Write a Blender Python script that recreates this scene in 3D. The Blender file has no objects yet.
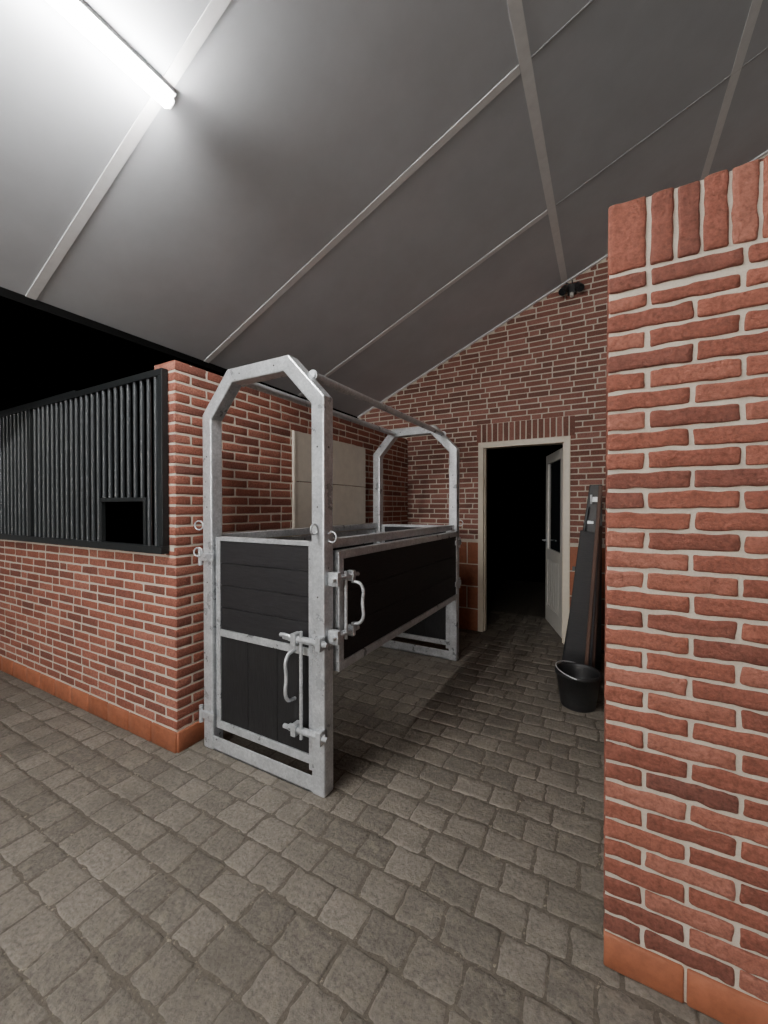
import bpy, bmesh, math, random
from mathutils import Vector, Matrix, noise
random.seed(7)
C = bpy.context.scene.collection

# ------------------------------------------------------------------ materials
def new_mat(name):
    m = bpy.data.materials.new(name); m.use_nodes = True
    nt = m.node_tree
    return m, nt, nt.nodes, nt.links, nt.nodes['Principled BSDF']

def ramp(n, stops):
    r = n.new('ShaderNodeValToRGB')
    e = r.color_ramp.elements
    e[0].position, e[0].color = stops[0][0], (*stops[0][1], 1)
    e[1].position, e[1].color = stops[-1][0], (*stops[-1][1], 1)
    for p, c in stops[1:-1]:
        k = e.new(p); k.color = (*c, 1)
    return r

def add_bump(n, l, b, src, strength, dist):
    bp = n.new('ShaderNodeBump'); bp.inputs['Strength'].default_value = strength
    bp.inputs['Distance'].default_value = dist
    l.new(src, bp.inputs['Height']); l.new(bp.outputs[0], b.inputs['Normal'])

def noise_node(n, l, scale, detail=6, rough=.6, coords=None):
    t = n.new('ShaderNodeTexNoise'); t.inputs['Scale'].default_value = scale
    t.inputs['Detail'].default_value = detail; t.inputs['Roughness'].default_value = rough
    if coords: l.new(coords, t.inputs['Vector'])
    return t

def mix(n, l, a, b, fac, mode='MIX'):
    m = n.new('ShaderNodeMix'); m.data_type = 'RGBA'; m.blend_type = mode
    for sock, v in ((m.inputs[0], fac), (m.inputs[6], a), (m.inputs[7], b)):
        if hasattr(v, 'links'): l.new(v, sock)
        elif isinstance(v, tuple): sock.default_value = (*v, 1)
        else: sock.default_value = v
    return m.outputs[2]

def tinted(name, stops, rough=.85, nscale=60, bump=.5, bdist=.004, blotch=(.55, 1.0), dirt=None, dirt2=None):
    m, nt, n, l, b = new_mat(name)
    g = n.new('ShaderNodeNewGeometry')
    a = n.new('ShaderNodeAttribute'); a.attribute_name = 'tint'
    s = n.new('ShaderNodeSeparateColor'); l.new(a.outputs['Color'], s.inputs[0])
    n1 = noise_node(n, l, 9, 5, .6, g.outputs['Position'])
    n2 = noise_node(n, l, nscale, 8, .7, g.outputs['Position'])
    add = n.new('ShaderNodeMath'); add.operation = 'MULTIPLY_ADD'
    l.new(n1.outputs[0], add.inputs[0]); add.inputs[1].default_value = .5
    sub = n.new('ShaderNodeMath'); sub.operation = 'SUBTRACT'
    l.new(s.outputs[0], sub.inputs[0]); sub.inputs[1].default_value = .25
    l.new(sub.outputs[0], add.inputs[2])
    r = ramp(n, stops); l.new(add.outputs[0], r.inputs[0])
    r2 = ramp(n, [(.3, (blotch[0],)*3), (.62, (blotch[1],)*3)]); l.new(n2.outputs[0], r2.inputs[0])
    col = mix(n, l, r.outputs[0], r2.outputs[0], 1.0, 'MULTIPLY')
    for dd in (dirt, dirt2):
        if dd:
            n3 = noise_node(n, l, dd[1], 5, .75, g.outputs['Position'])
            r3 = ramp(n, [(dd[2], (0, 0, 0)), (dd[3], (1, 1, 1))]); l.new(n3.outputs[0], r3.inputs[0])
            col = mix(n, l, col, dd[0], r3.outputs[0])
    l.new(col, b.inputs['Base Color']); b.inputs['Roughness'].default_value = rough
    b.inputs['Specular IOR Level'].default_value = .3
    add_bump(n, l, b, n2.outputs[0], bump, bdist)
    return m

M_brick = tinted('brick_red', [(.0, (.185, .070, .052)), (.3, (.25, .086, .059)), (.7, (.305, .106, .071)), (1, (.36, .142, .10))],
                 nscale=90, bump=1.0, bdist=.008, blotch=(.5, 1.08), dirt=((.42, .32, .25), 35, .66, .85))
M_brickb = tinted('brick_red_brown', [(.0, (.16, .076, .060)), (.3, (.215, .094, .072)), (.7, (.265, .115, .088)), (1, (.32, .150, .12))],
                 nscale=90, bump=.9, bdist=.007, blotch=(.55, 1.05), dirt=((.40, .33, .27), 35, .64, .85))
M_mortar = tinted('mortar', [(0, (.50, .44, .365)), (1, (.62, .55, .46))], nscale=160, bump=.5, bdist=.003, blotch=(.78, 1))
M_tile = tinted('terracotta_tile', [(0, (.25, .085, .043)), (1, (.35, .12, .062))], nscale=25, bump=.25, bdist=.003, blotch=(.7, 1), rough=.6)
M_paver = tinted('concrete_paver', [(0, (.135, .120, .100)), (.5, (.170, .151, .126)), (1, (.21, .187, .157))], nscale=60, bump=1.0,
                 bdist=.008, blotch=(.52, 1.15), dirt=((.26, .228, .18), 16, .50, .78), dirt2=((.095, .084, .069), 4, .50, .80))
M_joint = tinted('joint_sand', [(0, (.095, .083, .066)), (1, (.145, .127, .10))], nscale=120, bump=.7, bdist=.004,
                 dirt=((.34, .30, .23), 40, .58, .7))

def simple(name, col, rough=.5, metal=0., nscale=30, var=.2, bump=.1, bd=.002, stretch=None, spec=.5):
    m, nt, n, l, b = new_mat(name)
    tc = n.new('ShaderNodeTexCoord'); v = tc.outputs['Object']
    if stretch:
        mp = n.new('ShaderNodeMapping'); mp.inputs['Scale'].default_value = stretch
        l.new(v, mp.inputs[0]); v = mp.outputs[0]
    t = noise_node(n, l, nscale, 6, .65, v)
    lo = tuple(c*(1-var) for c in col); hi = tuple(min(1, c*(1+var)) for c in col)
    r = ramp(n, [(.3, lo), (.7, hi)]); l.new(t.outputs[0], r.inputs[0])
    l.new(r.outputs[0], b.inputs['Base Color'])
    b.inputs['Roughness'].default_value = rough; b.inputs['Metallic'].default_value = metal
    b.inputs['Specular IOR Level'].default_value = spec
    add_bump(n, l, b, t.outputs[0], bump, bd)
    return m

def zinc():
    m, nt, n, l, b = new_mat('galvanised_steel')
    g = n.new('ShaderNodeNewGeometry')
    v = n.new('ShaderNodeTexVoronoi'); v.inputs['Scale'].default_value = 110
    nz = noise_node(n, l, 10, 5, .6, g.outputs['Position'])
    wv = mix(n, l, g.outputs['Position'], nz.outputs['Color'], .03)
    l.new(wv, v.inputs['Vector'])
    s = n.new('ShaderNodeSeparateColor'); l.new(v.outputs['Color'], s.inputs[0])
    mx = n.new('ShaderNodeMath'); mx.operation = 'MULTIPLY_ADD'; l.new(s.outputs[0], mx.inputs[0])
    mx.inputs[1].default_value = .28
    l.new(nz.outputs[0], mx.inputs[2])
    r = ramp(n, [(.35, (.40, .42, .44)), (.65, (.53, .55, .57)), (1, (.72, .74, .76))]); l.new(mx.outputs[0], r.inputs[0])
    l.new(r.outputs[0], b.inputs['Base Color'])
    b.inputs['Metallic'].default_value = .5
    r2 = ramp(n, [(.3, (.24,)*3), (.7, (.42,)*3)]); l.new(nz.outputs[0], r2.inputs[0])
    l.new(r2.outputs[0], b.inputs['Roughness'])
    add_bump(n, l, b, nz.outputs[0], .15, .003)
    return m
M_zinc = zinc()
M_ceiling = simple('ceiling_panel_grey', (.52, .54, .57), .85, 0, 3, .06, .05)
M_strip = simple('ceiling_joint_strip', (.80, .80, .80), .7, 0, 20, .05, .03)
M_ridge = simple('seam_dark', (.36, .36, .365), .7)
M_black = simple('black_recycled_plastic', (.013, .0125, .014), .55, 0, 14, .45, .5, .004, (1, 1, 9), .35)
M_blackv = simple('black_recycled_plastic_grain', (.011, .011, .012), .5, 0, 14, .45, .5, .004, (7, 7, 1), .35)
M_rubber = simple('black_rubber', (.013, .013, .014), .5, 0, 40, .3, .2)
M_grille = simple('powdercoat_dark_green_grey', (.027, .031, .034), .4, .2, 30, .15, .05)
M_frame = simple('grille_frame_black', (.013, .015, .016), .4, .2)
M_cream = simple('cream_painted_wood', (.62, .55, .44), .45, 0, 20, .06, .08)
M_white = simple('white_painted_wood', (.62, .60, .55), .45, 0, 20, .06, .08)
M_panel = simple('beige_board', (.54, .49, .41), .6, 0, 12, .08, .15)
M_dark = simple('dark_interior', (.005, .005, .005), 1.0, spec=0)  # near-black colour stands in for the darkness of unlit interiors
M_wood = simple('brown_wood', (.075, .035, .022), .6, 0, 20, .3, .3, .003, (1, 1, .1))
M_hole = simple('bolt_hole_dark', (.05, .05, .052), .7)
M_house = simple('fixture_housing_white', (.8, .8, .8), .4)
m, nt, n, l, b = new_mat('led_diffuser')
b.inputs['Base Color'].default_value = (.9, .9, .9, 1)
b.inputs['Emission Color'].default_value = (1, .98, .955, 1)
b.inputs['Emission Strength'].default_value = 230
M_led = m
m, nt, n, l, b = new_mat('window_glass')
b.inputs['Base Color'].default_value = (.02, .022, .025, 1); b.inputs['Roughness'].default_value = .05
M_glass = m

# ------------------------------------------------------------------ mesh builder
class MB:
    def __init__(s):
        s.v, s.f, s.mi, s.c, s.sm, s.mats = [], [], [], [], [], []
    def mat(s, m):
        if m not in s.mats: s.mats.append(m)
        return s.mats.index(m)
    def add(s, verts, faces, m, tint=.5, smooth=False):
        o = len(s.v); k = s.mat(m)
        s.v += [tuple(p) for p in verts]; s.c += [tint]*len(verts)
        for f in faces:
            s.f.append([i+o for i in f]); s.mi.append(k); s.sm.append(smooth)
    def box(s, x0, x1, y0, y1, z0, z1, m, tint=.5, M=None):
        vs = [Vector((x, y, z)) for x in (x0, x1) for y in (y0, y1) for z in (z0, z1)]
        if M: vs = [M @ p for p in vs]
        s.add(vs, [(0, 1, 3, 2), (4, 6, 7, 5), (0, 4, 5, 1), (2, 3, 7, 6), (0, 2, 6, 4), (1, 5, 7, 3)], m, tint)
    def cyl(s, p0, p1, r0, m, r1=None, seg=12, caps=True):
        p0, p1 = Vector(p0), Vector(p1); r1 = r0 if r1 is None else r1
        d = (p1-p0).normalized(); a = d.orthogonal().normalized(); b_ = d.cross(a)
        vs = []
        for p, r in ((p0, r0), (p1, r1)):
            for i in range(seg):
                t = 2*math.pi*i/seg; vs.append(p+a*math.cos(t)*r+b_*math.sin(t)*r)
        s.add(vs, [(i, (i+1) % seg, (i+1) % seg+seg, i+seg) for i in range(seg)], m, .5, True)
        if caps:
            s.add(vs[:seg], [tuple(reversed(range(seg)))], m); s.add(vs[seg:], [tuple(range(seg))], m)
    def prism_xz(s, pts, y0, y1, m):
        k = len(pts)
        vs = [(x, y0, z) for x, z in pts]+[(x, y1, z) for x, z in pts]
        s.add(vs, [tuple(range(k)), tuple(reversed(range(k, 2*k)))]+[(i, i+k, (i+1) % k+k, (i+1) % k) for i in range(k)], m)
    def build(s, name, parent=None, bevel=0, seg=2):
        me = bpy.data.meshes.new(name); me.from_pydata(s.v, [], s.f)
        for m_ in s.mats: me.materials.append(m_)
        me.polygons.foreach_set('material_index', s.mi); me.polygons.foreach_set('use_smooth', s.sm)
        at = me.color_attributes.new('tint', 'FLOAT_COLOR', 'POINT')
        buf = []
        for c in s.c: buf += [c, c, c, 1]
        at.data.foreach_set('color', buf)
        bm = bmesh.new(); bm.from_mesh(me); bmesh.ops.recalc_face_normals(bm, faces=bm.faces) if bevel else None
        bm.to_mesh(me); bm.free(); me.update()
        o = bpy.data.objects.new(name, me); C.objects.link(o)
        if parent: o.parent = parent
        if bevel:
            b_ = o.modifiers.new('bevel', 'BEVEL'); b_.width = bevel; b_.segments = seg
            b_.limit_method = 'ANGLE'; b_.angle_limit = math.radians(50)
        return o

def empty(name, loc=(0, 0, 0)):
    e = bpy.data.objects.new(name, None); e.empty_display_size = .1; C.objects.link(e); e.location = loc
    return e

def block(mb, O, U, V, N, u0, u1, v0, v1, p, m, tint, nx=5, ny=3, wob=.0015, hamp=.0015, rnd=.003, inset=.005, back=.015, tilt=.0015):
    """irregular hand-formed brick / paver: displaced face plus skirt"""
    W, H = u1-u0, v1-v0
    if W < .012 or H < .012: return
    ins = min(inset, W*.25, H*.25)
    us = [0, ins]+[ins+(W-2*ins)*i/(nx-2) for i in range(1, nx-2)]+[W-ins, W]
    vs_ = [0, ins]+[ins+(H-2*ins)*i/(ny-2) for i in range(1, ny-2)]+[H-ins, H]
    sd = random.random()*500; tu, tv = random.uniform(-tilt, tilt), random.uniform(-tilt, tilt)
    cu, cv = len(us), len(vs_)
    verts = []
    for j, v in enumerate(vs_):
        for i, u in enumerate(us):
            q = noise.noise_vector(Vector((u*26+sd, v*26, sd)))
            q2 = noise.noise(Vector((u*75+sd, v*75, sd+9)))
            edge = i in (0, cu-1) or j in (0, cv-1)
            corner = i in (0, cu-1) and j in (0, cv-1)
            h = p+q.z*hamp+q2*hamp*.7+tu*(u/W-.5)+tv*(v/H-.5)-(rnd if edge else 0)
            uu, vv = u+q.x*wob, v+q.y*wob
            if corner:
                uu += (ins*.35 if i == 0 else -ins*.35); vv += (ins*.35 if j == 0 else -ins*.35)
            verts.append(O+U*(u0+uu)+V*(v0+vv)+N*h)
    F = [(j*cu+i, j*cu+i+1, (j+1)*cu+i+1, (j+1)*cu+i) for j in range(cv-1) for i in range(cu-1)]
    loop = [i for i in range(cu)]+[j*cu+cu-1 for j in range(1, cv)]+[(cv-1)*cu+i for i in range(cu-2, -1, -1)]+[j*cu for j in range(cv-2, 0, -1)]
    o = len(verts)
    for k in loop:
        P = verts[k]; hh = (P-O).dot(N); verts.append(P-N*(hh+back))
    L = len(loop)
    F += [(loop[k], o+k, o+(k+1) % L, loop[(k+1) % L]) for k in range(L)]
    if U.cross(V).dot(N) < 0: F = [tuple(reversed(f)) for f in F]
    mb.add(verts, F, m, tint, True)

BL, BH, J, CO = .208, .0485, .012, .0605
def brick_wall(mb, O, U, N, u0, u1, z0, z1, holes=(), umin=None, nx=5, ny=4, startflip=0, m=None, L=BL, H=BH, hd=True, p=.0005, rnd=.0015, **kw):
    m = m or M_brick
    O, U, N = Vector(O), Vector(U), Vector(N); V = Vector((0, 0, 1))
    z = z0; k = startflip
    while z < z1-.02:
        zt = min(z+H, z1)
        iv = [(u0 if umin is None else max(u0, umin(zt)), u1)]
        for (a, b_, c, d) in holes:
            if z+H/2 > c and z+H/2 < d:
                nv = []
                for (s, e) in iv:
                    if b_ <= s or a >= e: nv.append((s, e)); continue
                    if a > s: nv.append((s, a))
                    if b_ < e: nv.append((b_, e))
                iv = nv
        for (s, e) in iv:
            x = s; first = True; run = 0
            while x < e-.012:
                if first: w = (L-J)/2 if k % 2 == 0 else L
                else:
                    if hd and run > 1 and random.random() < .3: w = (L-J)/2; run = 0
                    else: w = L; run += 1
                if first and umin is not None: w *= random.uniform(.5, 1)
                first = False
                w *= random.uniform(.98, 1.02)
                if x+w > e-.045: w = e-x
                block(mb, O, U, V, N, x, x+w, z+random.uniform(-.001, .001), zt+random.uniform(-.001, .001), p,
                      m, random.random(), nx if w > .12 else max(4, nx//2+1), ny, rnd=rnd, **kw)
                x += w+J
        z += H+J; k += 1

Y0 = 1.46; YR = 1.434; YB = 4.61; XL = -2.20; XR = 0.005
def ceil_z(x): return 3.96+.438*x
XE = -2.94; XC = 2.6
ZL, ZR = 2.31, 2.38
MG = .003   # mortar recess

# ------------------------------------------------------------------ right wall (foreground)
mb = MB()
mb.box(XR+MG, 3.0, YR+MG, YR+.21, 0, ZR-.004, M_mortar)
mb.box(XR+MG, XR+.21, YR+.21, YB, 0, ZR-.004, M_mortar)
U = (1, 0, 0); N = (0, -1, 0)
brick_wall(mb, (0, YR, 0), U, N, XR, XR+2.0, .115, 2.09, nx=16, ny=6, wob=.005, hamp=.0045, rnd=.003, inset=.0045, tilt=.003, p=.004)
Ov, Uv, Vv, Nv = Vector((0, YR, 0)), Vector((1, 0, 0)), Vector((0, 0, 1)), Vector((0, -1, 0))
x = XR
while x < 2:
    block(mb, Ov, Uv, Vv, Nv, x, x+.205, .0, .105, .008, M_tile, random.random(), 6, 4, wob=.001, hamp=.001); x += .213
zz = 2.1115
x = XR
for w in (.10, .21, .10, .21, .21, .21, .21, .21, .21):
    block(mb, Ov, Uv, Vv, Nv, x, x+w, zz, zz+.046, .005, M_brick, random.random(), 12, 5, wob=.004, hamp=.004); x += w+J
block(mb, Ov, Uv, Vv, Nv, XR, XR+.098, 2.171, ZR, .004, M_brick, .6, 8, 14, wob=.003, hamp=.004)
x = XR+.111
while x < 2:
    w = random.uniform(.050, .056)
    block(mb, Ov, Uv, Vv, Nv, x, x+w, 2.171, ZR+random.uniform(-.004, .003), .005, M_brick, random.random(), 6, 14, wob=.004, hamp=.004); x += w+.010
brick_wall(mb, (XR, 0, 0), (0, 1, 0), (-1, 0, 0), YR+.105, YB, .115, ZR, nx=5, ny=4, wob=.002, hamp=.001)
wall_right = mb.build('wall_right')

# ------------------------------------------------------------------ left wall + stall front
mb = MB()
ML = .0015
mb.box(XL-.2, XL-ML, Y0+ML, YB, 0, ZL-.004, M_mortar)
brick_wall(mb, (XL, 0, 0), (0, 1, 0), (1, 0, 0), Y0, YB, .135, ZL-.0, nx=6, ny=4, wob=.0025, hamp=.0012, p=.0006)
y = Y0
while y < YB-.1:
    block(mb, Vector((XL, 0, 0)), Vector((0, 1, 0)), Vv, Vector((1, 0, 0)), y, min(y+.24, YB), 0, .122, .012, M_tile, random.random(), 6, 4, wob=.001, hamp=.001); y += .249
brick_wall(mb, (0, Y0, 0), U, N, XL-.2, XL, 1.1635+.0605, ZL, nx=5, ny=4, wob=.002, hamp=.002)
yy = Y0
while yy < YB-.1:
    block(mb, Vector((0, 0, ZL-.006)), Vector((0, 1, 0)), Vector((1, 0, 0)), Vector((0, 0, 1)), yy, yy+.1, XL-.2, XL, .006, M_brick, random.random(), 4, 5); yy += .112
wall_left = mb.build('wall_left')
mb = MB()
mb.box(-8, XL-.201, Y0+ML, Y0+.2, 0, 1.186, M_mortar)
O2 = Vector((XL, Y0, 0)); U2 = Vector((-1, 0, 0))
brick_wall(mb, O2, U2, N, 0, 4.4, .135, 1.19, nx=6, ny=4, wob=.0025, hamp=.0012, startflip=1, p=.0006)
x = 0
while x < 4.4:
    block(mb, O2, U2, Vv, Nv, x, x+.24, 0, .122, .012, M_tile, random.random(), 6, 4, wob=.001, hamp=.001); x += .249
wall_front = mb.build('wall_stall_front')

# ------------------------------------------------------------------ back wall with doorway
DX0, DX1, DZ = -1.29, -.318, 2.19
mb = MB()
g = lambda x: ceil_z(x)+.02
y0, y1 = YB+ML, YB+.2
mb.prism_xz([(-3.1, 0), (DX0, 0), (DX0, g(DX0)), (-3.1, g(-3.1))], y0, y1, M_mortar)
mb.prism_xz([(DX0, DZ), (DX1, DZ), (DX1, g(DX1)), (DX0, g(DX0))], y0, y1, M_mortar)
mb.prism_xz([(DX1, 0), (XC, 0), (XC, g(XC)), (DX1, g(DX1))], y0, y1, M_mortar)
umin = lambda z: (z-3.96)/.438-.02
brick_wall(mb, (0, YB, 0), U, N, -3.0, XR+.1, 1.075, 4.05, holes=[(DX0, DX1, 0, DZ), (DX0-.02, DX1+.02, DZ, DZ+.225), (XL-.19, XL-.01, 0, ZL)],
           umin=umin, nx=5, ny=4, wob=.0018, hamp=.001, m=M_brickb)
brick_wall(mb, (0, YB, 0), U, N, XR+.11, 1.6, 2.4, 4.6, umin=umin, nx=4, ny=4, m=M_brickb)
x = DX0-.02
while x < DX1:
    block(mb, Vector((0, YB, 0)), Vector((1, 0, 0)), Vv, Nv, x, x+.049, DZ+.008, DZ+.213, .002, M_brickb, random.random(), 4, 5); x += .0615
brick_wall(mb, (0, YB, 0), U, N, XL, XR, .0, 1.06, holes=[(DX0, DX1, 0, DZ)], nx=5, ny=4, m=M_tile, L=.25, H=.25, hd=False, wob=.001, hamp=.0008)
wall_back = mb.build('wall_back')
mb = MB()
mb.box(-6, -3.1, YB+MG, YB+.2, 0, 1.4, M_mortar)
brick_wall(mb, (0, YB, 0), U, N, -6, -3.1, 0, 1.4, nx=4, ny=4)
mb.build('wall_stall_back')
mb = MB()
mb.box(-8.2, -8.0, Y0, YB+2, 0, 6, M_dark); mb.box(-8, -3.1, YB+.21, YB+.3, 0, 6, M_dark)  # dark walls and ceiling added to keep the space past the eave black
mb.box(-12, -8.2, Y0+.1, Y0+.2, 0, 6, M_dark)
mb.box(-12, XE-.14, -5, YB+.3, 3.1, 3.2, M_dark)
mb.build('wall_dark_backdrop')

# ------------------------------------------------------------------ door
mb = MB()
f = .06
mb.box(DX0, DX0+f, YB-.012, YB+.12, 0, DZ, M_cream); mb.box(DX1-f, DX1, YB-.012, YB+.12, 0, DZ, M_cream)
mb.box(DX0+f, DX1-f, YB-.012, YB+.12, DZ-f, DZ, M_cream)
mb.box(DX0+f, DX0+f+.015, YB+.03, YB+.1, 0, DZ-f, M_cream); mb.box(DX1-f-.015, DX1-f, YB+.03, YB+.1, 0, DZ-f, M_cream)
mb.build('trim_1', bevel=.004)
dr = empty('door_1', (DX1-f-.02, YB+.13, 0)); dr.rotation_euler = (0, 0, math.radians(-71))
mb = MB()
W, T = .82, .045
mb.box(-W, -W+.11, 0, T, .01, 2.10, M_white); mb.box(-.11, 0, 0, T, .01, 2.10, M_white)
mb.box(-W+.11, -.11, 0, T, 1.99, 2.10, M_white); mb.box(-W+.11, -.11, 0, T, .01, .22, M_white)
mb.box(-W+.11, -.11, 0, T, .80, .93, M_white)
mb.box(-W+.11, -.11, .012, T-.012, .22, .80, M_white)
for i in range(6):
    xx = -W+.11+i*.1
    mb.box(xx+.004, xx+.094, .006, T-.006, .22, .80, M_white)
mb.build('leaf', dr, .003)
mb = MB(); mb.box(-W+.11, -.11, .018, .026, .93, 1.99, M_glass); mb.build('glass_pane', dr)
mb = MB()
for s in (-1, 1):
    yb = -.0 if s < 0 else T
    mb.cyl((-W+.055, yb, 1.03), (-W+.055, yb+s*.05, 1.03), .009, M_zinc); mb.cyl((-W+.055, yb+s*.05, 1.03), (-W+.17, yb+s*.05, 1.03), .008, M_zinc)
    mb.box(-W+.035, -W+.075, yb-.004 if s < 0 else yb, yb if s < 0 else yb+.004, .93, 1.12, M_zinc)
mb.build('door_handle', dr)
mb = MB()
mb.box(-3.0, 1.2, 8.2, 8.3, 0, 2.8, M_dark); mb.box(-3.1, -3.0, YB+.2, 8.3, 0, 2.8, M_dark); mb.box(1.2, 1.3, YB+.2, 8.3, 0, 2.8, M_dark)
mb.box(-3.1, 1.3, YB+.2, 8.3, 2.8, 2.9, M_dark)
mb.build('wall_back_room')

# ------------------------------------------------------------------ floor
mb = MB()
mb.box(-12, 6, -10, 9, -.1, -.0035, M_joint)
Z = Vector((0, 0, 1)); X_ = Vector((1, 0, 0)); Y_ = Vector((0, 1, 0))
y = -1.6; r = 0
while y < 5.6:
    h = .142
    x = -5.6+(r % 2)*.08+random.uniform(-.012, .012)
    while x < 1.7:
        w = random.choice((.135, .15, .16, .165, .175, .19, .205))
        cx, cy = x+w/2, y+h/2
        ok = True
        if cy > Y0+.08 and (cx < XL-.08): ok = False
        if cy > YR+.08 and cx > XR+.08: ok = False
        if cy > YB-.05 and not (DX0 < cx < DX1+.1): ok = False
        if ok:
            block(mb, Vector((0, 0, -.004)), X_, Y_, Z, x, x+w-.003, y+random.uniform(-.004, .004), y+h-.003, .003, M_paver, random.random(),
                  7, 7, wob=.008, hamp=.0026, rnd=.0040, inset=.010, back=.01, tilt=.003)
        x += w
    y += h; r += 1
floor = mb.build('floor')

# ------------------------------------------------------------------ ceiling
A = math.atan(.438)
mb = MB()
mb.prism_xz([(XE, ceil_z(XE)), (XC, ceil_z(XC)), (XC, ceil_z(XC)+.1), (XE, ceil_z(XE)+.1)], -5, YB+.2, M_ceiling)
ceiling = mb.build('ceiling')
def strip(mb, x0, x1, y0, y1, t, m):
    mb.prism_xz([(x0, ceil_z(x0)-t), (x1, ceil_z(x1)-t), (x1, ceil_z(x1)+.005), (x0, ceil_z(x0)+.005)], y0, y1, m)
mb = MB()
yy = 1.06-1.175*5
while yy < 4.5:
    strip(mb, XE, -.41, yy-.024, yy+.024, .004, M_strip)
    strip(mb, -.35, XC, yy-.006, yy+.006, .003, M_ridge)
    yy += 1.175
for xx in (-.38, .73, 1.85):
    strip(mb, xx-.028, xx+.028, -5, YB, .003, M_strip)
strip(mb, XE, XC, YB-.03, YB, .012, M_strip)
mb.build('trim_2')
mb = MB()
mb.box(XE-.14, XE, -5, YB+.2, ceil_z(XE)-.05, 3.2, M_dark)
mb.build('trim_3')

# ------------------------------------------------------------------ tube lights
def tube(loc, rot):
    e = empty('fluorescent_tube_light', loc); e.rotation_euler = rot  # also builds the added fill tubes on the yard wall
    mb = MB(); mb.box(-.034, .034, -.76, .76, -.035, 0, M_house)
    for s in (-1, 1): mb.box(-.020, .020, s*.742-.010, s*.742+.010, -.074, 0, M_house)
    mb.build('housing', e, .004)
    mb = MB(); mb.cyl((0, -.735, -.054), (0, .735, -.054), .032, M_led, seg=20); mb.build('led_diffuser', e)
    return e
tube((-1.66, .33, ceil_z(-1.66)), (0, -A, 0)); tube((-1.66, -2.3, ceil_z(-1.66)), (0, -A, 0))
# unseen tubes added on the yard wall as frontal fill for the aisle
mb = MB(); mb.box(-6, 5, -8.4, -8.1, 0, 3.4, M_mortar); mb.build('wall_yard')
Mx = Matrix(((0, 1, 0), (0, 0, -1), (-1, 0, 0)))
for xx in (-3.0, -1.2, .6):
    for zz in (2.0, 2.6): tube((xx, -8.09, zz), Mx.to_euler())

# ------------------------------------------------------------------ stall grille
gr = empty('stall_grille', (XL-.13, Y0-.02, 1.19))
def loc_build(mb, name, parent, bevel=0):
    o = mb.build(name, None, bevel); o.parent = parent
    o.matrix_parent_inverse = Matrix.Translation(-Vector(parent.location)); return o
gx0, gx1, gz0, gz1, gy0, gy1 = -6.6, XL-.055, 1.175, 2.26, Y0-.045, Y0-.006
mb = MB()
mb.box(gx0, gx1, gy0-.01, gy1, gz0, gz0+.045, M_frame); mb.box(gx0, gx1, gy0, gy1, gz1-.04, gz1, M_frame)
mb.box(gx1-.045, gx1, gy0, gy1, gz0+.045, gz1-.04, M_frame)
mb.box(-4.02, -3.97, gy0, gy1, gz0+.045, gz1-.04, M_frame)
mb.box(-2.95, -2.46, gy0+.005, gy1-.005, 1.485, 1.51, M_frame)
mb.box(-2.96, -2.935, gy0+.005, gy1-.005, gz0, 1.51, M_frame); mb.box(-2.46, -2.435, gy0+.005, gy1-.005, gz0, 1.51, M_frame)
loc_build(mb, 'frame', gr, .003)
mb = MB(); x = gx1-.085
while x > gx0:
    zb = 1.49 if -2.94 < x < -2.45 else gz0+.02
    mb.cyl((x, (gy0+gy1)/2, zb), (x, (gy0+gy1)/2, gz1-.02), .0135, M_grille, seg=12, caps=False); x -= .072
loc_build(mb, 'bars', gr)
mb = MB(); mb.box(-6.6, -3.3, Y0-.03, Y0-.01, 2.258, 2.28, M_frame); loc_build(mb, 'sliding_rail', gr, .003)

# ------------------------------------------------------------------ beige board on left wall
mb = MB()
mb.box(XL+.004, XL+.022, 2.45, 3.55, 1.10, 1.655, M_panel); mb.box(XL+.004, XL+.022, 2.45, 3.55, 1.66, 2.06, M_panel)
mb.box(XL+.020, XL+.028, 2.45, 2.48, 1.10, 2.06, M_panel)
mb.build('wall_panel', bevel=.003)  # plain beige panel, no window

# ------------------------------------------------------------------ horse stocks
hs = empty('horse_stocks', (-1.67, 2.62, 0))
def part(mb, name, bevel=.004): return loc_build(mb, name, hs, bevel)
P = .08
outer = [(-2.12, 0.0), (-2.12, 2.0), (-1.90, 2.24), (-1.44, 2.24), (-1.21, 2.0), (-1.21, 0.0)]
def inset(path, w):
    segs = []
    for a, b_ in zip(path[:-1], path[1:]):
        d = Vector((b_[0]-a[0], b_[1]-a[1])).normalized(); nrm = Vector((d.y, -d.x))
        segs.append((Vector(a)+nrm*w, d))
    out = [segs[0][0]]
    for (p, d), (q, e) in zip(segs[:-1], segs[1:]):
        den = d.x*e.y-d.y*e.x; t = ((q.x-p.x)*e.y-(q.y-p.y)*e.x)/den
        out.append(p+d*t)
    last = segs[-1]; out.append(last[0])
    res = [tuple(o) for o in out]; res[-1] = (path[-1][0]-w, 0.0); return res
inner = inset(outer, P)
def arch(yc, name):
    mb = MB(); k = len(outer)
    vs = [(x, yc-P/2, z) for x, z in outer]+[(x, yc-P/2, z) for x, z in inner]+[(x, yc+P/2, z) for x, z in outer]+[(x, yc+P/2, z) for x, z in inner]
    F = []
    for i in range(k-1):
        F += [(i, i+1, k+i+1, k+i), (2*k+i+1, 2*k+i, 3*k+i, 3*k+i+1), (i+1, i, 2*k+i, 2*k+i+1), (k+i, k+i+1, 3*k+i+1, 3*k+i)]
    F += [(0, k, 3*k, 2*k), (k-1, 3*k-1, 4*k-1, 2*k-1)]
    mb.add(vs, F, M_zinc); part(mb, name, .008)
YF, YK = 1.62, 3.64
arch(YF, 'front_arch'); arch(YK, 'rear_arch')
mb = MB()
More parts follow.
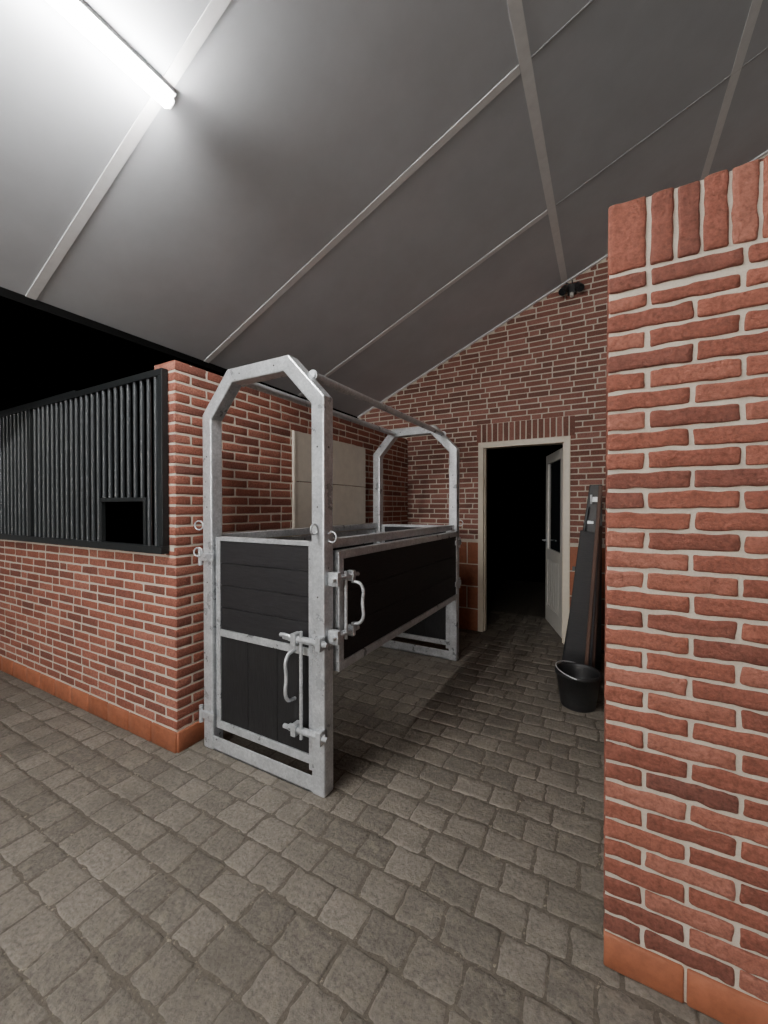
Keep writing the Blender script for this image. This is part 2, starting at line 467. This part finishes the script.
for yc, sg in ((YF, -1), (YK, -1)):
    for xx in (-2.08, -1.25):
        for zz in (1.0, 1.45, 1.75):
            mb.cyl((xx, yc+sg*(P/2-.002), zz), (xx, yc+sg*(P/2+.001), zz), .005, M_hole, seg=10)
    for xx in (-1.80, -1.54): mb.cyl((xx, yc-P/2+.002, 2.20), (xx, yc-P/2-.001, 2.20), .005, M_hole, seg=10)
for zz in (1.45, 1.75):
    for yc in (YF, YK): mb.cyl((-1.212, yc, zz), (-1.209, yc, zz), .005, M_hole, seg=10)
part(mb, 'bolt_holes', 0)
mb = MB()
for xx, zz in ((-1.345, 2.14), (-1.86, 2.185)):
    mb.cyl((xx, YF+.03, zz), (xx, YK-.03, zz), .022, M_zinc, seg=16)
    for yy in (YF+P/2, YK-P/2-.008): mb.cyl((xx, yy, zz), (xx, yy+.008, zz), .030, M_zinc, seg=16)
part(mb, 'roof_tubes', 0)
mb = MB()
ya, yb = YF+P/2, YK-P/2
mb.box(-1.285, -1.235, ya, yb, 1.235, 1.285, M_zinc); mb.box(-2.11, -2.06, ya, yb, 1.235, 1.285, M_zinc)
mb.box(-2.11, -2.06, ya, yb, .58, .63, M_zinc)
part(mb, 'side_rails')
def side_panel(xa, xb, name):
    mb = MB(); a, b_ = YF+.062, YK-.045; z0, z1 = .60, 1.225
    mb.box(xa, xb, a, b_, z1-.045, z1, M_zinc); mb.box(xa, xb, a, b_, z0, z0+.045, M_zinc)
    mb.box(xa, xb, a, a+.045, z0+.045, z1-.045, M_zinc); mb.box(xa, xb, b_-.045, b_, z0+.045, z1-.045, M_zinc)
    part(mb, name+'_frame')
    mb = MB(); c = (xa+xb)/2; hh = (z1-z0-.09)/3
    for i in range(3): mb.box(c-.012, c+.014, a+.045, b_-.045, z0+.045+i*hh+.001, z0+.045+(i+1)*hh-.001, M_black)
    part(mb, name+'_boards', .002)
side_panel(-1.235, -1.192, 'right_panel'); side_panel(-2.12, -2.08, 'left_panel')
def gate(yc, name):
    mb = MB(); x0, x1 = -2.03, -1.325; t = .02
    mb.box(x0, x0+.035, yc-t, yc+t, .13, 1.27, M_zinc); mb.box(x1, x1+.04, yc-t, yc+t, .10, 1.27, M_zinc)
    for z0, z1 in ((1.25, 1.275), (.685, .725), (.13, .175)): mb.box(x0+.035, x1, yc-t, yc+t, z0, z1, M_zinc)
    mb.box(-2.04, -1.29, yc-.035, yc+.035, .0, .012, M_zinc)
    mb.box(-2.04, -1.29, yc-.035, yc-.027, .0, .085, M_zinc)
    part(mb, name+'_frame', .003)
    mb = MB()
    hh = (1.25-.725)/4
    for i in range(4): mb.box(x0+.036, x1-.001, yc-.014, yc+.014, .726+i*hh, .724+(i+1)*hh, M_black)
    ww = (x1-x0-.037)/3
    for i in range(3): mb.box(x0+.037+i*ww, x0+.035+(i+1)*ww, yc-.012, yc+.012, .176, .684, M_blackv)
    part(mb, name+'_boards', .0025)
gate(YF, 'front_gate'); gate(YK, 'rear_gate')
def bar(pts, r, name):
    cu = bpy.data.curves.new(name, 'CURVE'); cu.dimensions = '3D'; cu.bevel_depth = r; cu.bevel_resolution = 4
    sp = cu.splines.new('BEZIER'); sp.bezier_points.add(len(pts)-1)
    for bp_, p in zip(sp.bezier_points, pts):
        bp_.co = p; bp_.handle_left_type = bp_.handle_right_type = 'AUTO'
    cu.use_fill_caps = True
    cu.materials.append(M_zinc); o = bpy.data.objects.new(name, cu); C.objects.link(o); o.parent = hs
    o.matrix_parent_inverse = Matrix.Translation(-Vector(hs.location)); return o
yf = YF-.025
mb = MB()
for z in (.775, .31):
    mb.box(-1.43, -1.20, yf-.035, yf-.015, z-.016, z+.016, M_zinc)
    mb.cyl((-1.46, yf-.03, z), (-1.18, yf-.03, z), .012, M_zinc)
    mb.box(-1.40, -1.37, yf-.05, yf+.005, z-.03, z+.03, M_zinc)
    mb.box(-1.24, -1.21, yf-.05, yf+.01, z-.035, z+.035, M_zinc)
mb.cyl((-1.345, yf-.03, .27), (-1.345, yf-.03, .82), .009, M_zinc)
part(mb, 'front_latch_plates', .003)
bar([(-1.385, yf-.03, .72), (-1.385, yf-.085, .705), (-1.385, yf-.095, .60), (-1.385, yf-.085, .485), (-1.385, yf-.03, .47)], .009, 'front_latch_handle')
bar([(-1.36, yf-.03, .765), (-1.44, yf-.04, .79), (-1.47, yf-.045, .79)], .01, 'front_latch_lever')
xs = -1.185
mb = MB()
for z in (1.09, .80):
    mb.box(xs-.003, xs+.018, YF-.03, YF+.19, z-.014, z+.014, M_zinc)
    mb.cyl((xs+.02, YF-.04, z), (xs+.02, YF+.20, z), .011, M_zinc)
    mb.box(xs-.005, xs+.035, YF+.13, YF+.155, z-.028, z+.028, M_zinc)
    mb.box(xs-.025, xs+.035, YF-.01, YF+.02, z-.035, z+.035, M_zinc)
mb.cyl((xs+.02, YF+.085, .77), (xs+.02, YF+.085, 1.12), .009, M_zinc)
part(mb, 'side_latch_plates', .003)
bar([(xs+.02, YF+.14, 1.06), (xs+.07, YF+.15, 1.045), (xs+.08, YF+.15, .95), (xs+.07, YF+.15, .85), (xs+.02, YF+.14, .835)], .009, 'side_latch_handle')
mb = MB()
for z in (1.15, .20):
    mb.cyl((-2.135, YF-.045, z-.05), (-2.135, YF-.045, z+.05), .013, M_zinc)
    mb.box(-2.135, -2.02, YF-.052, YF-.04, z-.022, z+.022, M_zinc)
for z in (1.12, .74):
    mb.cyl((-1.20, YK-.01, z-.05), (-1.20, YK-.01, z+.05), .014, M_zinc)
    mb.box(-1.21, -1.185, YK-.12, YK+.02, z-.022, z+.022, M_zinc)
part(mb, 'hinges', .003)
def ring(c, axis, R=.026, r=.0045):
    bpy.ops.mesh.primitive_torus_add(major_radius=R, minor_radius=r, major_segments=24, minor_segments=8, location=c, rotation=axis)
    o = bpy.context.object; o.name = 'tie_ring'; o.data.materials.append(M_zinc)
    for p_ in o.data.polygons: p_.use_smooth = True
    o.parent = hs; o.matrix_parent_inverse = Matrix.Translation(-Vector(hs.location))
ring((-1.25, YF-.066, 1.34), (math.pi/2, 0, math.pi/2)); ring((-2.14, YF-.05, 1.34), (math.pi/2, 0, .4))
ring((-1.19, YF-.0, 1.30), (math.pi/2, 0, 0)); ring((-2.135, YF-.06, 1.18), (math.pi/2, 0, .4)); ring((-1.19, YK, 1.30), (math.pi/2, 0, 0))

# ------------------------------------------------------------------ bucket
bk = empty('black_bucket', (-.165, 3.24, 0))
prof = [(.0, .008), (.100, .008), (.105, .0), (.115, .0), (.118, .01), (.146, .225), (.156, .227), (.158, .25), (.150, .255), (.143, .25), (.141, .23), (.112, .02), (.0, .02)]
mb = MB(); S = 40; vs = []
for r_, z_ in prof:
    for i in range(S): vs.append((r_*math.cos(2*math.pi*i/S), r_*math.sin(2*math.pi*i/S), z_))
F = [(j*S+i, j*S+(i+1) % S, (j+1)*S+(i+1) % S, (j+1)*S+i) for j in range(len(prof)-1) for i in range(S)]
mb.add(vs, F, M_rubber, .5, True); mb.build('shell', bk)
cu = bpy.data.curves.new('handle', 'CURVE'); cu.dimensions = '3D'; cu.bevel_depth = .004
sp = cu.splines.new('POLY'); K = 16; sp.points.add(K)
for i in range(K+1):
    t = math.pi*i/K; sp.points[i].co = (-.157*math.sin(t)*.95, .157*math.cos(t), .245+.03*math.sin(t), 1)
cu.materials.append(M_zinc); o = bpy.data.objects.new('handle', cu); C.objects.link(o); o.parent = bk

# ------------------------------------------------------------------ boards stacked against the right wall
def plate(name, pts, y0, th, leany, m, build_extra=None):
    e = empty(name, (0, y0, 0)); e.rotation_euler = (-leany, 0, 0)
    mb = MB(); mb.prism_xz(pts, -th, 0, m); mb.build('board', e, .006)
    if build_extra: build_extra(e, th)
    return e
def ex(e, th):
    mb = MB()
    a, b_ = Vector((-.325, -th-.012, .03)), Vector((-.135, -th-.012, 1.45))
    mb.cyl(a, b_, .014, M_grille)
    mb.box(-.115, -.06, -th-.012, -th, 1.50, 1.545, M_zinc); mb.cyl((-.11, -th-.014, 1.48), (-.11, -th-.014, 1.565), .010, M_zinc)
    mb.box(-.17, -.09, -th-.012, -th, 1.30, 1.325, M_zinc)
    mb.box(-.26, -.03, -th-.02, -th, .86, .90, M_frame)
    mb.build('fittings', e, .002)
plate('stable_gate_panel', [(-.345, .0), (-.02, .0), (-.02, 1.66), (-.125, 1.66), (-.15, 1.45)], 4.05, .035, math.radians(5), M_rubber, ex)
plate('rubber_board', [(-.325, .0), (-.06, .0), (-.03, 1.22), (-.19, 1.25)], 3.86, .025, math.radians(6), M_black)
def lean(name, xb, xt, H, ya, yb_, th, m):
    e = empty(name, (xb, ya, 0)); ang = math.asin((xt-xb)/H)
    e.rotation_euler = (0, ang, 0)
    mb = MB(); mb.box(-th, 0, 0, yb_-ya, th*math.sin(ang)+.001, H, m); mb.build('board', e, .006)
    return e
lean('wooden_plank', -.12, -.014, 1.62, 3.50, 3.62, .028, M_wood)
lean('wooden_plank', -.07, -.014, 1.30, 3.62, 3.72, .022, M_wood)

# ------------------------------------------------------------------ spotlight on back wall
sl = empty('wall_spotlight', (-.31, YB-.01, 3.70))
mb = MB()
mb.box(-.04, .04, -.04, .006, -.05, .05, M_rubber)
for s in (-1, 1):
    mb.cyl((s*.03, -.05, -.02), (s*.065, -.08, -.03), .012, M_rubber)
    mb.cyl((s*.055, -.07, .01), (s*.085, -.13, -.06), .028, M_rubber, .038, 18)
    mb.cyl((s*.085, -.13, -.06), (s*.0855, -.132, -.062), .030, M_glass, seg=18)
mb.cyl((0, -.04, -.05), (.0, -.05, -.085), .018, M_white)
mb.cyl((0, -.01, .05), (.0, -.01, .10), .006, M_rubber); mb.cyl((0, -.01, .05), (-.06, -.01, .085), .006, M_rubber)
mb.build('lamp_body', sl, .003)

# ------------------------------------------------------------------ world + camera
w = bpy.data.worlds.new('ambient_fill'); bpy.context.scene.world = w; w.use_nodes = True  # even ambient light added as fill, brighter than a night sky
w.node_tree.nodes['Background'].inputs[0].default_value = (1, .985, .96, 1); w.node_tree.nodes['Background'].inputs[1].default_value = .20
cam = bpy.data.cameras.new('camera'); co = bpy.data.objects.new('camera', cam); C.objects.link(co)
cam.sensor_fit = 'VERTICAL'; cam.sensor_height = 36; cam.lens = 400/1024*36; cam.clip_start = .02
co.location = (0, 0, 1.45); co.rotation_euler = (math.radians(90-.7), 0, math.radians(28.9))
bpy.context.scene.camera = co
